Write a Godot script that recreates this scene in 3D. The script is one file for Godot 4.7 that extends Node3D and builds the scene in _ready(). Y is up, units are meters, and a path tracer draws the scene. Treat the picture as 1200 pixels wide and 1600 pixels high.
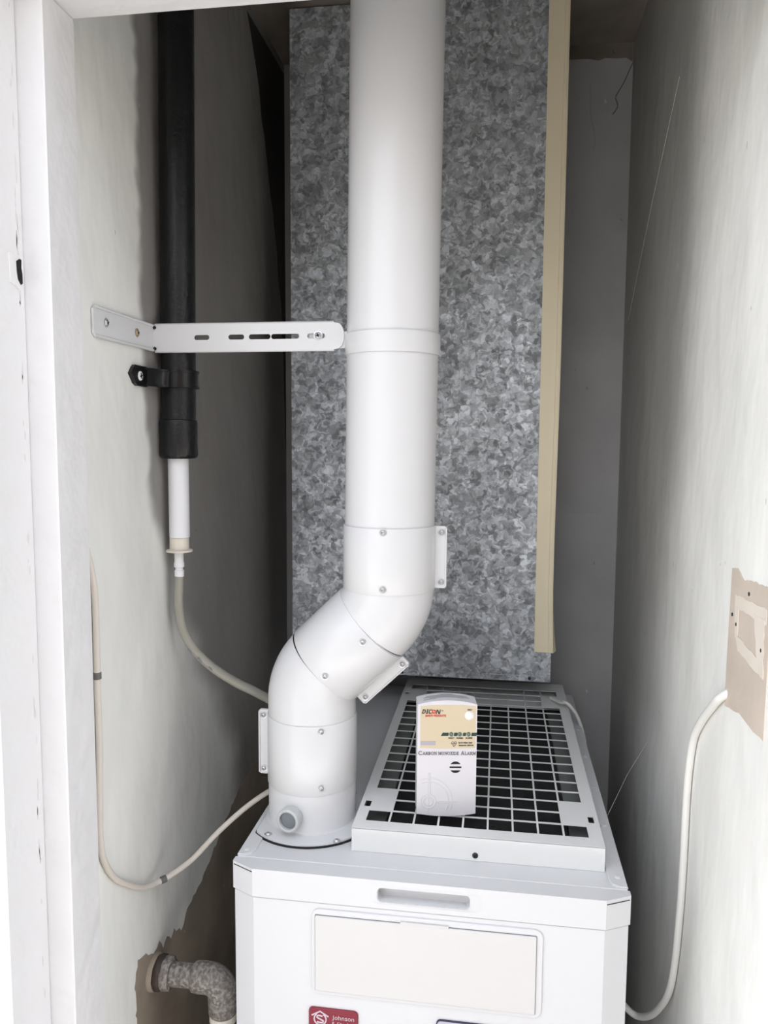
extends Node3D
# An outdoor boiler cupboard seen through its open doorway. x right, y up, z towards the viewer; the boiler's front is z = 0.

const XL := -0.425      # left wall
const XR := 0.36        # right wall
const ZB := -0.87       # back wall
const YC := 2.366       # ceiling
const JX := -0.405      # door stop face
const RX := -0.436      # rebate face

var M := {}
var taken := {}

# ------------------------------------------------------------------ naming
func numbered(n: String) -> String:
	if not taken.has(n):
		taken[n] = 0
		return n
	taken[n] += 1
	return "%s_%03d" % [n, taken[n]]

func tag(o: Node, label: String, category: String, group := "") -> Node:
	o.set_meta("label", label)
	o.set_meta("category", category)
	if group != "":
		o.set_meta("group", group)
	return o

func thing(called: String, label: String, category: String, at := Vector3.ZERO, turn := 0.0, group := "") -> Node3D:
	var o := Node3D.new()
	o.name = numbered(called)
	add_child(o, true)
	o.position = at
	o.rotation.y = turn
	tag(o, label, category, group)
	return o

# commits world-space geometry as one named mesh under parent (local = already in the parent's axes)
func obj(called: String, st: SurfaceTool, m: Material, parent: Node3D = null, local := false) -> MeshInstance3D:
	st.generate_normals()
	var o := MeshInstance3D.new()
	o.mesh = st.commit()
	o.material_override = m
	return put(called, o, parent, local)

func put(called: String, o: Node3D, parent: Node3D = null, local := false):
	o.name = numbered(called) if parent == null else called
	var p: Node3D = parent if parent else self
	p.add_child(o, true)
	if parent and not local:
		o.position = o.position - parent.global_position
	return o

func struct(called: String, st: SurfaceTool, m: Material, parent: Node3D = null) -> MeshInstance3D:
	var o := obj(called, st, m, parent)
	if parent == null:
		o.set_meta("kind", "structure")
	return o

# ------------------------------------------------------------------ shapes
func mb() -> SurfaceTool:
	var st := SurfaceTool.new()
	st.begin(Mesh.PRIMITIVE_TRIANGLES)
	st.set_smooth_group(-1)
	return st

func tri(st: SurfaceTool, a: Vector3, b: Vector3, c: Vector3, away: Vector3) -> void:
	# front faces run clockwise; away is a point behind the face
	if (b - a).cross(c - a).dot((a + b + c) / 3.0 - away) > 0.0:
		var t := b
		b = c
		c = t
	for v in [a, b, c]:
		st.add_vertex(v)

func quad(st: SurfaceTool, a: Vector3, b: Vector3, c: Vector3, d: Vector3, away: Vector3) -> void:
	tri(st, a, b, c, away)
	tri(st, a, c, d, away)

func box(st: SurfaceTool, lo: Vector3, hi: Vector3, b := 0.0, xf := Transform3D.IDENTITY) -> void:
	st.set_smooth_group(-1)
	var c := (lo + hi) / 2.0
	var h := (hi - lo).abs() / 2.0
	b = minf(b, minf(h.x, minf(h.y, h.z)) * 0.9)
	var away := xf * c
	var v := func(s: Vector3, ax: int) -> Vector3:
		var e := h - Vector3(b, b, b)
		e[ax] = h[ax]
		return xf * (c + s * e)
	for ax in 3:
		var u := (ax + 1) % 3
		var w := (ax + 2) % 3
		for s in [-1.0, 1.0]:
			var q: Array[Vector3] = []
			for k in [[-1.0, -1.0], [1.0, -1.0], [1.0, 1.0], [-1.0, 1.0]]:
				var g := Vector3.ZERO
				g[ax] = s
				g[u] = k[0]
				g[w] = k[1]
				q.append(v.call(g, ax))
			quad(st, q[0], q[1], q[2], q[3], away)
			if b > 0.0:
				for s2 in [-1.0, 1.0]:
					var g0 := Vector3.ZERO
					g0[ax] = s
					g0[u] = s2
					g0[w] = -1.0
					var g1 := g0
					g1[w] = 1.0
					quad(st, v.call(g0, ax), v.call(g1, ax), v.call(g1, u), v.call(g0, u), away)
	if b > 0.0:
		for sx in [-1.0, 1.0]:
			for sy in [-1.0, 1.0]:
				for sz in [-1.0, 1.0]:
					var s3 := Vector3(sx, sy, sz)
					tri(st, v.call(s3, 0), v.call(s3, 1), v.call(s3, 2), away)

func bx(x0: float, x1: float, y0: float, y1: float, z0: float, z1: float, b := 0.0) -> SurfaceTool:
	var st := mb()
	box(st, Vector3(x0, y0, z0), Vector3(x1, y1, z1), b)
	return st

# surface of revolution: profile points (radius, height) along axis at origin
func lathe(st: SurfaceTool, at: Vector3, axis: Vector3, prof: Array, n := 48, wob := 0.0) -> void:
	var y := axis.normalized()
	var x := y.cross(Vector3(0, 0, 1) if absf(y.z) < 0.9 else Vector3(1, 0, 0)).normalized()
	var z := x.cross(y)
	var g := 0
	for i in prof.size() - 1:
		var p: Vector2 = prof[i]
		var q: Vector2 = prof[i + 1]
		if i > 0:
			var d0: Vector2 = p - prof[i - 1]
			if absf(d0.angle_to(q - p)) > 0.7:
				g += 1
		st.set_smooth_group(g)
		var inward := (q - p).normalized()
		var outn := Vector2(inward.y, -inward.x)
		for k in n:
			var a0 := TAU * k / n
			var a1 := TAU * (k + 1) / n
			var d0v := x * cos(a0) + z * sin(a0)
			var d1v := x * cos(a1) + z * sin(a1)
			var a := at + y * p.y + d0v * p.x
			var b := at + y * p.y + d1v * p.x
			var c := at + y * q.y + d1v * q.x
			var d := at + y * q.y + d0v * q.x
			var mid := (a + b + c + d) / 4.0
			var nn := (d0v + d1v).normalized() * outn.x + y * outn.y
			var away := mid - nn * 0.01
			if p.x > 1e-6:
				tri(st, a, b, c, away) if q.x > 1e-6 else tri(st, a, b, d, away)
			if q.x > 1e-6:
				tri(st, a, c, d, away)
	st.set_smooth_group(-1)

# tube along points with a radius per point (or one), round caps left open or flat
func tube(st: SurfaceTool, pts: Array, r, n := 24, caps := true) -> void:
	var m := pts.size()
	var up := Vector3(0, 0, 1)
	var rings := []
	for i in m:
		var d: Vector3 = (pts[mini(i + 1, m - 1)] - pts[maxi(i - 1, 0)]).normalized()
		if absf(d.dot(up)) > 0.99:
			up = Vector3(0, 1, 0)
		var x := (up - d * up.dot(d)).normalized()
		up = x
		var z := d.cross(x)
		var rr: float = r[i] if r is Array else r
		var ring := []
		for k in n:
			var a := TAU * k / n
			ring.append(pts[i] + (x * cos(a) + z * sin(a)) * rr)
		rings.append(ring)
	st.set_smooth_group(1)
	for i in m - 1:
		var away: Vector3 = (pts[i] + pts[i + 1]) / 2.0
		for k in n:
			var k1 := (k + 1) % n
			quad(st, rings[i][k], rings[i][k1], rings[i + 1][k1], rings[i + 1][k], away)
	if caps:
		st.set_smooth_group(-1)
		for e in [0, m - 1]:
			var away2: Vector3 = pts[1] if e == 0 else pts[m - 2]
			for k in n:
				tri(st, pts[e], rings[e][k], rings[e][(k + 1) % n], away2)

func curve(pts: Array, per := 8) -> Array:
	var out := []
	var m := pts.size()
	for i in m - 1:
		var p0: Vector3 = pts[maxi(i - 1, 0)]
		var p1: Vector3 = pts[i]
		var p2: Vector3 = pts[i + 1]
		var p3: Vector3 = pts[mini(i + 2, m - 1)]
		for k in per:
			out.append(p1.cubic_interpolate(p2, p0, p3, float(k) / per))
	out.append(pts[m - 1])
	return out

# prism: polygon (2D) pushed along a direction; frame gives origin, u and v
func prism(st: SurfaceTool, poly: PackedVector2Array, o: Vector3, u: Vector3, v: Vector3, depth: Vector3, bevel := 0.0) -> void:
	var at := func(p: Vector2, k: float) -> Vector3: return o + u * p.x + v * p.y + depth * k
	var front := poly
	var k0 := 0.0
	if bevel > 0.0:
		var ins := Geometry2D.offset_polygon(poly, -bevel, Geometry2D.JOIN_MITER)
		if ins.size() == 1 and ins[0].size() == poly.size():
			front = ins[0]
			# line the inset corners up with the outline's
			var best := 0
			for i in front.size():
				if front[i].distance_to(poly[0]) < front[best].distance_to(poly[0]):
					best = i
			var turned := PackedVector2Array()
			var dirn := 1 if Geometry2D.is_polygon_clockwise(front) == Geometry2D.is_polygon_clockwise(poly) else -1
			for i in front.size():
				turned.append(front[posmod(best + i * dirn, front.size())])
			front = turned
			k0 = bevel / depth.length()
	st.set_smooth_group(-1)
	var idx := Geometry2D.triangulate_polygon(front)
	for i in range(0, idx.size(), 3):
		tri(st, at.call(front[idx[i]], 0.0), at.call(front[idx[i + 1]], 0.0), at.call(front[idx[i + 2]], 0.0), at.call(front[idx[i]], 1.0))
	idx = Geometry2D.triangulate_polygon(poly)
	for i in range(0, idx.size(), 3):
		tri(st, at.call(poly[idx[i]], 1.0), at.call(poly[idx[i + 1]], 1.0), at.call(poly[idx[i + 2]], 1.0), at.call(poly[idx[i]], 0.0))
	var cw := Geometry2D.is_polygon_clockwise(poly)
	for i in poly.size():
		var j := (i + 1) % poly.size()
		var e := (poly[j] - poly[i])
		var nrm := Vector2(e.y, -e.x).normalized() * (-1.0 if cw else 1.0)
		var mid: Vector3 = at.call((poly[i] + poly[j]) / 2.0, 0.5)
		var away: Vector3 = mid - (u * nrm.x + v * nrm.y) * 0.001
		quad(st, at.call(poly[i], k0), at.call(poly[j], k0), at.call(poly[j], 1.0), at.call(poly[i], 1.0), away)
		if k0 > 0.0:
			quad(st, at.call(front[i], 0.0), at.call(front[j], 0.0), at.call(poly[j], k0), at.call(poly[i], k0), away + depth * 0.3)

func rrect(w: float, h: float, r: float, n := 6) -> PackedVector2Array:
	var p := PackedVector2Array()
	for c in [[1, 1, 0.0], [-1, 1, PI / 2], [-1, -1, PI], [1, -1, PI * 1.5]]:
		for k in n + 1:
			var a: float = c[2] + PI / 2 * k / n
			p.append(Vector2(c[0] * (w / 2 - r) + cos(a) * r, c[1] * (h / 2 - r) + sin(a) * r))
	return p

func disc(r: float, n := 24, squash := 1.0) -> PackedVector2Array:
	var p := PackedVector2Array()
	for k in n:
		p.append(Vector2(cos(TAU * k / n) * r, sin(TAU * k / n) * r * squash))
	return p

# sheet with rectangular holes: xs, zs are break lines, solid(i, j) says which cells are metal
func perforated(st: SurfaceTool, xs: Array, zs: Array, solid: Callable, y0: float, y1: float) -> void:
	var ni := xs.size() - 1
	var nj := zs.size() - 1
	for i in ni:
		for j in nj:
			if not solid.call(i, j):
				continue
			var a := Vector3(xs[i], y1, zs[j])
			var b := Vector3(xs[i + 1], y1, zs[j])
			var c := Vector3(xs[i + 1], y1, zs[j + 1])
			var d := Vector3(xs[i], y1, zs[j + 1])
			var dn := Vector3(0, y0 - y1, 0)
			var mid := (a + c + dn) / 2.0
			quad(st, a, b, c, d, mid)
			quad(st, a + dn, b + dn, c + dn, d + dn, mid)
			if j == 0 or not solid.call(i, j - 1):
				quad(st, a, b, b + dn, a + dn, mid)
			if j == nj - 1 or not solid.call(i, j + 1):
				quad(st, d, c, c + dn, d + dn, mid)
			if i == 0 or not solid.call(i - 1, j):
				quad(st, a, d, d + dn, a + dn, mid)
			if i == ni - 1 or not solid.call(i + 1, j):
				quad(st, b, c, c + dn, b + dn, mid)

# ribbon: a polyline in plan (x, z) with thickness, standing from y0 to y1
func ribbon(st: SurfaceTool, pts: Array, t: float, y0: float, y1: float) -> void:
	var m := pts.size()
	var L := []
	var R := []
	for i in m:
		var d: Vector2 = (pts[mini(i + 1, m - 1)] - pts[maxi(i - 1, 0)]).normalized()
		var n := Vector2(d.y, -d.x) * t / 2.0
		L.append(pts[i] + n)
		R.append(pts[i] - n)
	for i in m - 1:
		var q := [L[i], L[i + 1], R[i + 1], R[i]]
		var c3 := Vector3((L[i].x + R[i + 1].x) / 2, (y0 + y1) / 2, (L[i].y + R[i + 1].y) / 2)
		var lo := []
		var hi := []
		for p in q:
			lo.append(Vector3(p.x, y0, p.y))
			hi.append(Vector3(p.x, y1, p.y))
		st.set_smooth_group(-1)
		quad(st, hi[0], hi[1], hi[2], hi[3], c3)
		quad(st, lo[0], lo[1], lo[2], lo[3], c3)
		st.set_smooth_group(2)
		quad(st, lo[0], lo[1], hi[1], hi[0], c3)
		st.set_smooth_group(3)
		quad(st, lo[3], lo[2], hi[2], hi[3], c3)
		st.set_smooth_group(-1)
		if i == 0:
			quad(st, lo[0], lo[3], hi[3], hi[0], c3)
		if i == m - 2:
			quad(st, lo[1], lo[2], hi[2], hi[1], c3)

# a pan-head cross screw facing n
func screw(parent: Node3D, at: Vector3, n: Vector3, r := 0.0036, m: Material = null, local := false, roll := 0.4) -> void:
	var st := mb()
	n = n.normalized()
	lathe(st, at, n, [Vector2(r * 1.45, -0.0005), Vector2(r * 1.5, 0.0004), Vector2(r * 1.05, 0.0007), Vector2(r, 0.0012), Vector2(r * 0.8, 0.0022), Vector2(r * 0.42, 0.0027), Vector2(r * 0.40, 0.0014), Vector2(0.0, 0.0012)], 18)
	var o := obj("screw", st, m if m else M.zinc, parent, local)
	var cx := mb()
	var u := n.cross(Vector3.UP if absf(n.y) < 0.9 else Vector3.RIGHT).normalized()
	var b := Basis(u, n.cross(u), n).rotated(n, roll)
	box(cx, Vector3(-r * 0.62, -r * 0.13, 0.0012), Vector3(r * 0.62, r * 0.13, 0.0027), 0.0, Transform3D(b, at))
	box(cx, Vector3(-r * 0.13, -r * 0.62, 0.0012), Vector3(r * 0.13, r * 0.62, 0.0027), 0.0, Transform3D(b, at))
	if parent.get_parent() == self:
		obj("cross_slot", cx, M.slot, o, true)

# lettering: raised a hair from its face, fitted to width w and height h
func text(s: String, font: SystemFont, at: Vector3, w: float, h: float, m: Material, parent: Node3D, called := "lettering", slant := 0.0) -> void:
	var t := TextMesh.new()
	t.text = s
	t.font = font
	t.font_size = 48
	t.pixel_size = 0.01
	t.depth = 0.02
	t.curve_step = 1.0
	var bb := t.get_aabb()
	var o := MeshInstance3D.new()
	o.mesh = t
	o.material_override = m
	o.name = called
	parent.add_child(o, true)
	var sx := w / bb.size.x
	var sy := h / bb.size.y
	var b := Basis(Vector3(sx, 0, 0), Vector3(slant * sy, sy, 0), Vector3(0, 0, 0.02))
	o.transform = Transform3D(b, at - b * (bb.position + Vector3(bb.size.x / 2, bb.size.y / 2, 0.0)))

# ------------------------------------------------------------------ materials
func mat(c: Color, rough := 0.6, metal := 0.0, spec := 0.5) -> StandardMaterial3D:
	var m := StandardMaterial3D.new()
	m.albedo_color = c
	m.roughness = rough
	m.metallic = metal
	m.metallic_specular = spec
	return m

func bumpy(m: StandardMaterial3D, freq: float, strength: float, per_metre: float, seed_no := 1, octaves := 4) -> void:
	var n := FastNoiseLite.new()
	n.seed = seed_no
	n.frequency = freq
	n.fractal_octaves = octaves
	var t := NoiseTexture2D.new()
	t.noise = n
	t.width = 512
	t.height = 512
	t.seamless = true
	t.as_normal_map = true
	t.bump_strength = strength
	m.normal_enabled = true
	m.normal_texture = t
	m.uv1_triplanar = true
	m.uv1_scale = Vector3.ONE * per_metre

func galvanised() -> StandardMaterial3D:
	var w := 820
	var h := 2000
	var warp := FastNoiseLite.new()
	warp.seed = 5
	warp.frequency = 0.03
	warp.fractal_octaves = 2
	var cells: Array[FastNoiseLite] = []
	for k in 3:
		var n := FastNoiseLite.new()
		n.seed = 11 + k
		n.noise_type = FastNoiseLite.TYPE_CELLULAR
		n.cellular_return_type = FastNoiseLite.RETURN_CELL_VALUE
		n.cellular_distance_function = FastNoiseLite.DISTANCE_MANHATTAN if k == 1 else FastNoiseLite.DISTANCE_EUCLIDEAN
		n.cellular_jitter = 1.0
		n.fractal_type = FastNoiseLite.FRACTAL_NONE
		n.frequency = [0.055, 0.10, 0.04][k]
		cells.append(n)
	var broad := FastNoiseLite.new()
	broad.seed = 3
	broad.frequency = 0.004
	var fine := FastNoiseLite.new()
	fine.seed = 8
	fine.frequency = 0.22
	var im := Image.create_empty(w, h, false, Image.FORMAT_RGB8)
	var ro := Image.create_empty(w, h, false, Image.FORMAT_R8)
	for y in h:
		for x in w:
			var dx := warp.get_noise_2d(x, y) * 14.0
			var dy := warp.get_noise_2d(x + 999, y + 531) * 14.0
			var a := cells[0].get_noise_2d(x + dx, y + dy) * 0.5 + 0.5
			var b := cells[1].get_noise_2d(x + dy, y * 1.1 - dx) * 0.5 + 0.5
			var f := fine.get_noise_2d(x, y)
			var v := 0.5 * a + 0.5 * b
			v = clampf((v - 0.5) * 1.05 + 0.5, 0.0, 1.0)
			var g := 0.53 + 0.46 * v + 0.05 * broad.get_noise_2d(x, y) + 0.03 * f
			if f > 0.47:
				g *= 0.66
			im.set_pixel(x, y, Color(g * 0.975, g * 0.995, g * 1.02))
			ro.set_pixel(x, y, Color(0.42 + 0.22 * (1.0 - b), 0, 0))
	var m := mat(Color.WHITE, 1.0, 0.4)
	m.albedo_texture = ImageTexture.create_from_image(im)
	m.roughness_texture = ImageTexture.create_from_image(ro)
	m.uv1_triplanar = true
	m.uv1_scale = Vector3(1.0 / 0.62, 1.0 / 1.5, 1.0 / 0.62)
	m.uv1_offset = Vector3(0.60, -0.66, 0)
	return m

# painted plaster: faint blotches plus small chips and brush streaks
func plaster(base: Color, seed_no: int, blotch := 0.03, chips := 120, dark_chips := 40) -> StandardMaterial3D:
	var w := 512
	var h := 1024
	var n := FastNoiseLite.new()
	n.seed = seed_no
	n.frequency = 0.008
	n.fractal_octaves = 4
	var im := Image.create_empty(w, h, false, Image.FORMAT_RGB8)
	for y in h:
		for x in w:
			var v := 1.0 + blotch * n.get_noise_2d(x * 1.6, y * 0.7)
			im.set_pixel(x, y, Color(base.r * v, base.g * v, base.b * v))
	var rng := RandomNumberGenerator.new()
	rng.seed = seed_no * 77
	for k in chips + dark_chips:
		var x := rng.randi_range(2, w - 4)
		var y := rng.randi_range(2, h - 16)
		var l := rng.randi_range(1, 6)
		var c := base.lightened(0.5) if k < chips else base.darkened(0.22)
		for q in l:
			im.set_pixel(clampi(x + (q * rng.randi_range(0, 1)) / 3, 0, w - 1), y + q, c)
	var m := mat(Color.WHITE, 0.62)
	m.albedo_texture = ImageTexture.create_from_image(im)
	bumpy(m, 0.02, 1.0, 0.75, seed_no)
	return m

# side walls: white paint near the doorway, inner shade painted as grey deeper in; mapped once over the whole wall
func side_wall_paint_shade(reaches: Array, white: Color, grey: Color, soft_lo: float, soft_hi: float, seed_no: int, chips: int) -> StandardMaterial3D:
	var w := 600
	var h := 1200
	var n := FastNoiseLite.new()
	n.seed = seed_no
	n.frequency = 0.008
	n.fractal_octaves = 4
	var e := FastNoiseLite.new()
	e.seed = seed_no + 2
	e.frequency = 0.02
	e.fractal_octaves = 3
	var edge := Curve.new()          # how far in the white goes before the grey, by height
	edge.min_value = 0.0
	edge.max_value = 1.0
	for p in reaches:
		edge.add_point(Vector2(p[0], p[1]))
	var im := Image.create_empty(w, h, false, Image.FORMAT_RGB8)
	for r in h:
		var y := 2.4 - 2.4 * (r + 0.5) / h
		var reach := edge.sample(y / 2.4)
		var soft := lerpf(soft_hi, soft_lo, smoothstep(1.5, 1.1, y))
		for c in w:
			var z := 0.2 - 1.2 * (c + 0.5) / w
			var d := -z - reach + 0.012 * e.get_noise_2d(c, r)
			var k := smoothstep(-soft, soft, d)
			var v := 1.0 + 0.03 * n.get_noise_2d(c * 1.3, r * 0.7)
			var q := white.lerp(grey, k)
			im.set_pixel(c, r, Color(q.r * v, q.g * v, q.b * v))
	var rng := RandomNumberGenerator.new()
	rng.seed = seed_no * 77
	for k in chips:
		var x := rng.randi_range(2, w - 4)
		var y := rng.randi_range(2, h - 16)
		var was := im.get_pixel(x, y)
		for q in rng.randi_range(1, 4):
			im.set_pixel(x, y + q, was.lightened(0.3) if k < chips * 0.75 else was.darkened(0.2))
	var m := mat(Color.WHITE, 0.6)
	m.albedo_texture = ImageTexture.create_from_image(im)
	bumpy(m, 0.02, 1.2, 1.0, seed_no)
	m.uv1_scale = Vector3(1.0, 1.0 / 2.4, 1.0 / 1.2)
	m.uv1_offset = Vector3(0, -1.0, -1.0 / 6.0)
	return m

func rough_iron() -> StandardMaterial3D:
	var n := FastNoiseLite.new()
	n.seed = 21
	n.frequency = 0.03
	n.fractal_octaves = 4
	var r := Gradient.new()
	r.offsets = PackedFloat32Array([0.0, 0.42, 0.52, 0.62, 1.0])
	r.colors = PackedColorArray([Color(0.36, 0.32, 0.29), Color(0.47, 0.44, 0.41), Color(0.55, 0.53, 0.51), Color(0.61, 0.59, 0.57), Color(0.76, 0.74, 0.72)])
	var t := NoiseTexture2D.new()
	t.noise = n
	t.width = 512
	t.height = 512
	t.seamless = true
	t.color_ramp = r
	var m := mat(Color.WHITE, 0.55, 0.15)
	m.albedo_texture = t
	bumpy(m, 0.05, 6.0, 8.0, 22)
	return m

func make_materials() -> void:
	M.enamel = mat(Color(0.83, 0.83, 0.835), 0.26)
	M.case = mat(Color(0.80, 0.80, 0.807), 0.42)
	M.grille = mat(Color(0.87, 0.87, 0.865), 0.42)
	M.plastic = mat(Color(0.81, 0.80, 0.815), 0.4)
	M.gloss = mat(Color(0.86, 0.855, 0.855), 0.38)
	bumpy(M.gloss, 0.012, 2.5, 2.0, 4)
	M.flap = mat(Color(0.79, 0.783, 0.777), 0.45)
	M.galv = galvanised()
	M.wall_l = side_wall_paint_shade([[0.0, 0.40], [0.30, 0.50], [0.36, 0.48], [0.42, 0.40], [0.47, 0.29], [0.52, 0.20], [0.60, 0.125], [0.70, 0.108], [1.0, 0.104]], Color(0.90, 0.90, 0.88), Color(0.57, 0.56, 0.545), 0.062, 0.012, 31, 90)  # left: older grey coat and inner shade mixed into one colour
	M.wall_r = side_wall_paint_shade([[0.0, 0.50], [0.35, 0.55], [0.45, 0.42], [0.55, 0.33], [0.65, 0.27], [0.8, 0.25], [1.0, 0.25]], Color(0.925, 0.92, 0.90), Color(0.66, 0.655, 0.635), 0.20, 0.11, 47, 260)  # right: grey is the deep upper shade painted into the colour
	M.wall_b = plaster(Color(0.68, 0.67, 0.665), 53, 0.05, 40, 40)
	M.ceil = plaster(Color(0.47, 0.435, 0.40), 59, 0.25, 20, 60)
	M.bare = plaster(Color(0.60, 0.55, 0.49), 61, 0.2, 30, 60)
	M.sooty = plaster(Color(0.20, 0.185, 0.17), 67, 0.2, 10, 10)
	M.patch = plaster(Color(0.79, 0.735, 0.68), 71, 0.06, 10, 30)
	M.patch_pale = plaster(Color(0.86, 0.82, 0.77), 73, 0.05, 10, 20)
	M.black = mat(Color(0.035, 0.04, 0.05), 0.4)
	bumpy(M.black, 0.02, 3.0, 8.0, 9)
	M.gloss_black = mat(Color(0.03, 0.03, 0.033), 0.3)
	M.slot = mat(Color(0.07, 0.07, 0.07), 0.8)
	M.rubber = mat(Color(0.05, 0.05, 0.055), 0.7)
	M.zinc = mat(Color(0.76, 0.76, 0.77), 0.3, 0.7)
	M.brass = mat(Color(0.66, 0.60, 0.50), 0.4, 0.6)
	M.white_plug = mat(Color(0.9, 0.9, 0.9), 0.5)
	M.grey_plug = mat(Color(0.74, 0.75, 0.75), 0.4)
	M.grey_face = mat(Color(0.46, 0.48, 0.50), 0.4)
	M.upvc = mat(Color(0.90, 0.90, 0.91), 0.45)
	M.aged = mat(Color(0.86, 0.83, 0.78), 0.5)
	M.cable = mat(Color(0.83, 0.80, 0.76), 0.55)
	bumpy(M.cable, 0.03, 2.0, 12.0, 14)
	M.cable_white = mat(Color(0.89, 0.88, 0.86), 0.5)
	M.clip = mat(Color(0.42, 0.41, 0.40), 0.5, 0.3)
	M.hose = mat(Color(0.60, 0.59, 0.55), 0.25)
	M.tape = mat(Color(1.0, 0.945, 0.82), 0.55)
	M.iron = rough_iron()
	M.dark_nut = mat(Color(0.24, 0.20, 0.18), 0.6)
	M.filter = mat(Color(0.075, 0.078, 0.08), 0.85)
	bumpy(M.filter, 0.16, 8.0, 9.0, 17, 1)
	M.inside = mat(Color(0.42, 0.43, 0.42), 0.6)
	M.cream = mat(Color(0.79, 0.73, 0.62), 0.5)
	M.ink = mat(Color(0.10, 0.10, 0.13), 0.6)
	M.grey_ink = mat(Color(0.17, 0.17, 0.21), 0.6)
	M.red = mat(Color(0.80, 0.16, 0.16), 0.5)
	M.green = mat(Color(0.05, 0.22, 0.17), 0.5)
	M.led = mat(Color(0.36, 0.44, 0.38), 0.25)
	M.window = mat(Color(0.66, 0.64, 0.67), 0.25)
	M.burgundy = mat(Color(0.47, 0.03, 0.14), 0.45)
	M.badge_white = mat(Color(0.80, 0.72, 0.75), 0.5)
	M.navy = mat(Color(0.14, 0.15, 0.26), 0.5)
	M.lilac = mat(Color(0.70, 0.69, 0.745), 0.5)
	M.render = mat(Color(0.80, 0.79, 0.77), 0.85)
	M.paving = mat(Color(0.8, 0.79, 0.77), 0.9)
	M.blocker_brown = mat(Color(0.42, 0.36, 0.32), 0.9)
	M.lawn = mat(Color(0.36, 0.46, 0.22), 0.95)
	M.concrete = mat(Color(0.55, 0.54, 0.52), 0.9)
	M.web = mat(Color(0.85, 0.85, 0.83), 0.6)
	M.scuff = mat(Color(0.815, 0.805, 0.80), 0.7)
	M.hole = mat(Color(0.03, 0.03, 0.03), 0.9)

func font(serif := false, weight := 400) -> SystemFont:
	var f := SystemFont.new()
	f.font_names = PackedStringArray(["Droid Serif" if serif else "Droid Sans"])
	f.font_weight = weight
	return f

# ------------------------------------------------------------------ the scene
func _ready() -> void:
	var cam := Camera3D.new()
	cam.name = "camera"
	cam.fov = 67.38
	cam.near = 0.02
	cam.position = Vector3(0.085, 1.5, 0.95)
	cam.rotation_degrees = Vector3(-5.37, 8.39, 0.36)
	add_child(cam)
	cam.current = true

	var env := Environment.new()
	var sky := Sky.new()
	var sm := ProceduralSkyMaterial.new()
	sm.sky_top_color = Color(0.93, 0.955, 1.0)
	sm.sky_horizon_color = Color(0.98, 0.99, 1.0)
	sm.ground_bottom_color = Color(0.5, 0.5, 0.48)
	sm.ground_horizon_color = Color(0.8, 0.8, 0.78)
	sm.sky_energy_multiplier = 1.35
	sm.sun_angle_max = 0.0
	sky.sky_material = sm
	env.background_mode = Environment.BG_SKY
	env.sky = sky
	env.tonemap_mode = Environment.TONE_MAPPER_LINEAR
	env.tonemap_exposure = 1.45
	env.sdfgi_enabled = true
	env.ssao_enabled = true
	env.ssil_enabled = true
	var we := WorldEnvironment.new()
	we.name = "world_environment"
	we.environment = env
	add_child(we)

	# sun from behind the house, over its roof: it lights the yard and the added bounce wall across it, not the cupboard
	var sun := DirectionalLight3D.new()
	sun.name = "sun"
	sun.light_energy = 3.2
	sun.light_color = Color(1.0, 0.99, 0.985)
	sun.light_angular_distance = 0.5
	sun.shadow_enabled = true
	sun.rotation_degrees = Vector3(-48, 108, 0)
	add_child(sun)

	make_materials()
	shell()
	boiler()
	flue()
	bracket()
	duct()
	drain()
	gas_pipe()
	cables()
	alarm()

func poly_x(st: SurfaceTool, x: float, yz: Array, t: float) -> void:   # polygon on a side wall, (z, y) points
	var p := PackedVector2Array()
	for q in yz:
		p.append(Vector2(q[0], q[1]))
	prism(st, p, Vector3(x + t, 0, 0), Vector3(0, 0, 1), Vector3(0, 1, 0), Vector3(-t, 0, 0))

func ragged(pts: Array, amp: float, seed_no: int, step := 0.008) -> Array:   # roughens the outline like torn paint
	var rng := RandomNumberGenerator.new()
	rng.seed = seed_no
	var out := []
	for i in pts.size():
		var a := Vector2(pts[i][0], pts[i][1])
		var b := Vector2(pts[(i + 1) % pts.size()][0], pts[(i + 1) % pts.size()][1])
		var rough: bool = pts[i].size() > 2
		var n := maxi(1, int(a.distance_to(b) / step)) if rough else 1
		for k in n:
			var p := a.lerp(b, float(k) / n)
			if rough and k > 0:
				p += Vector2(rng.randf_range(-amp, amp), rng.randf_range(-amp, amp))
			out.append([p.x, p.y])
	return out

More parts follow.
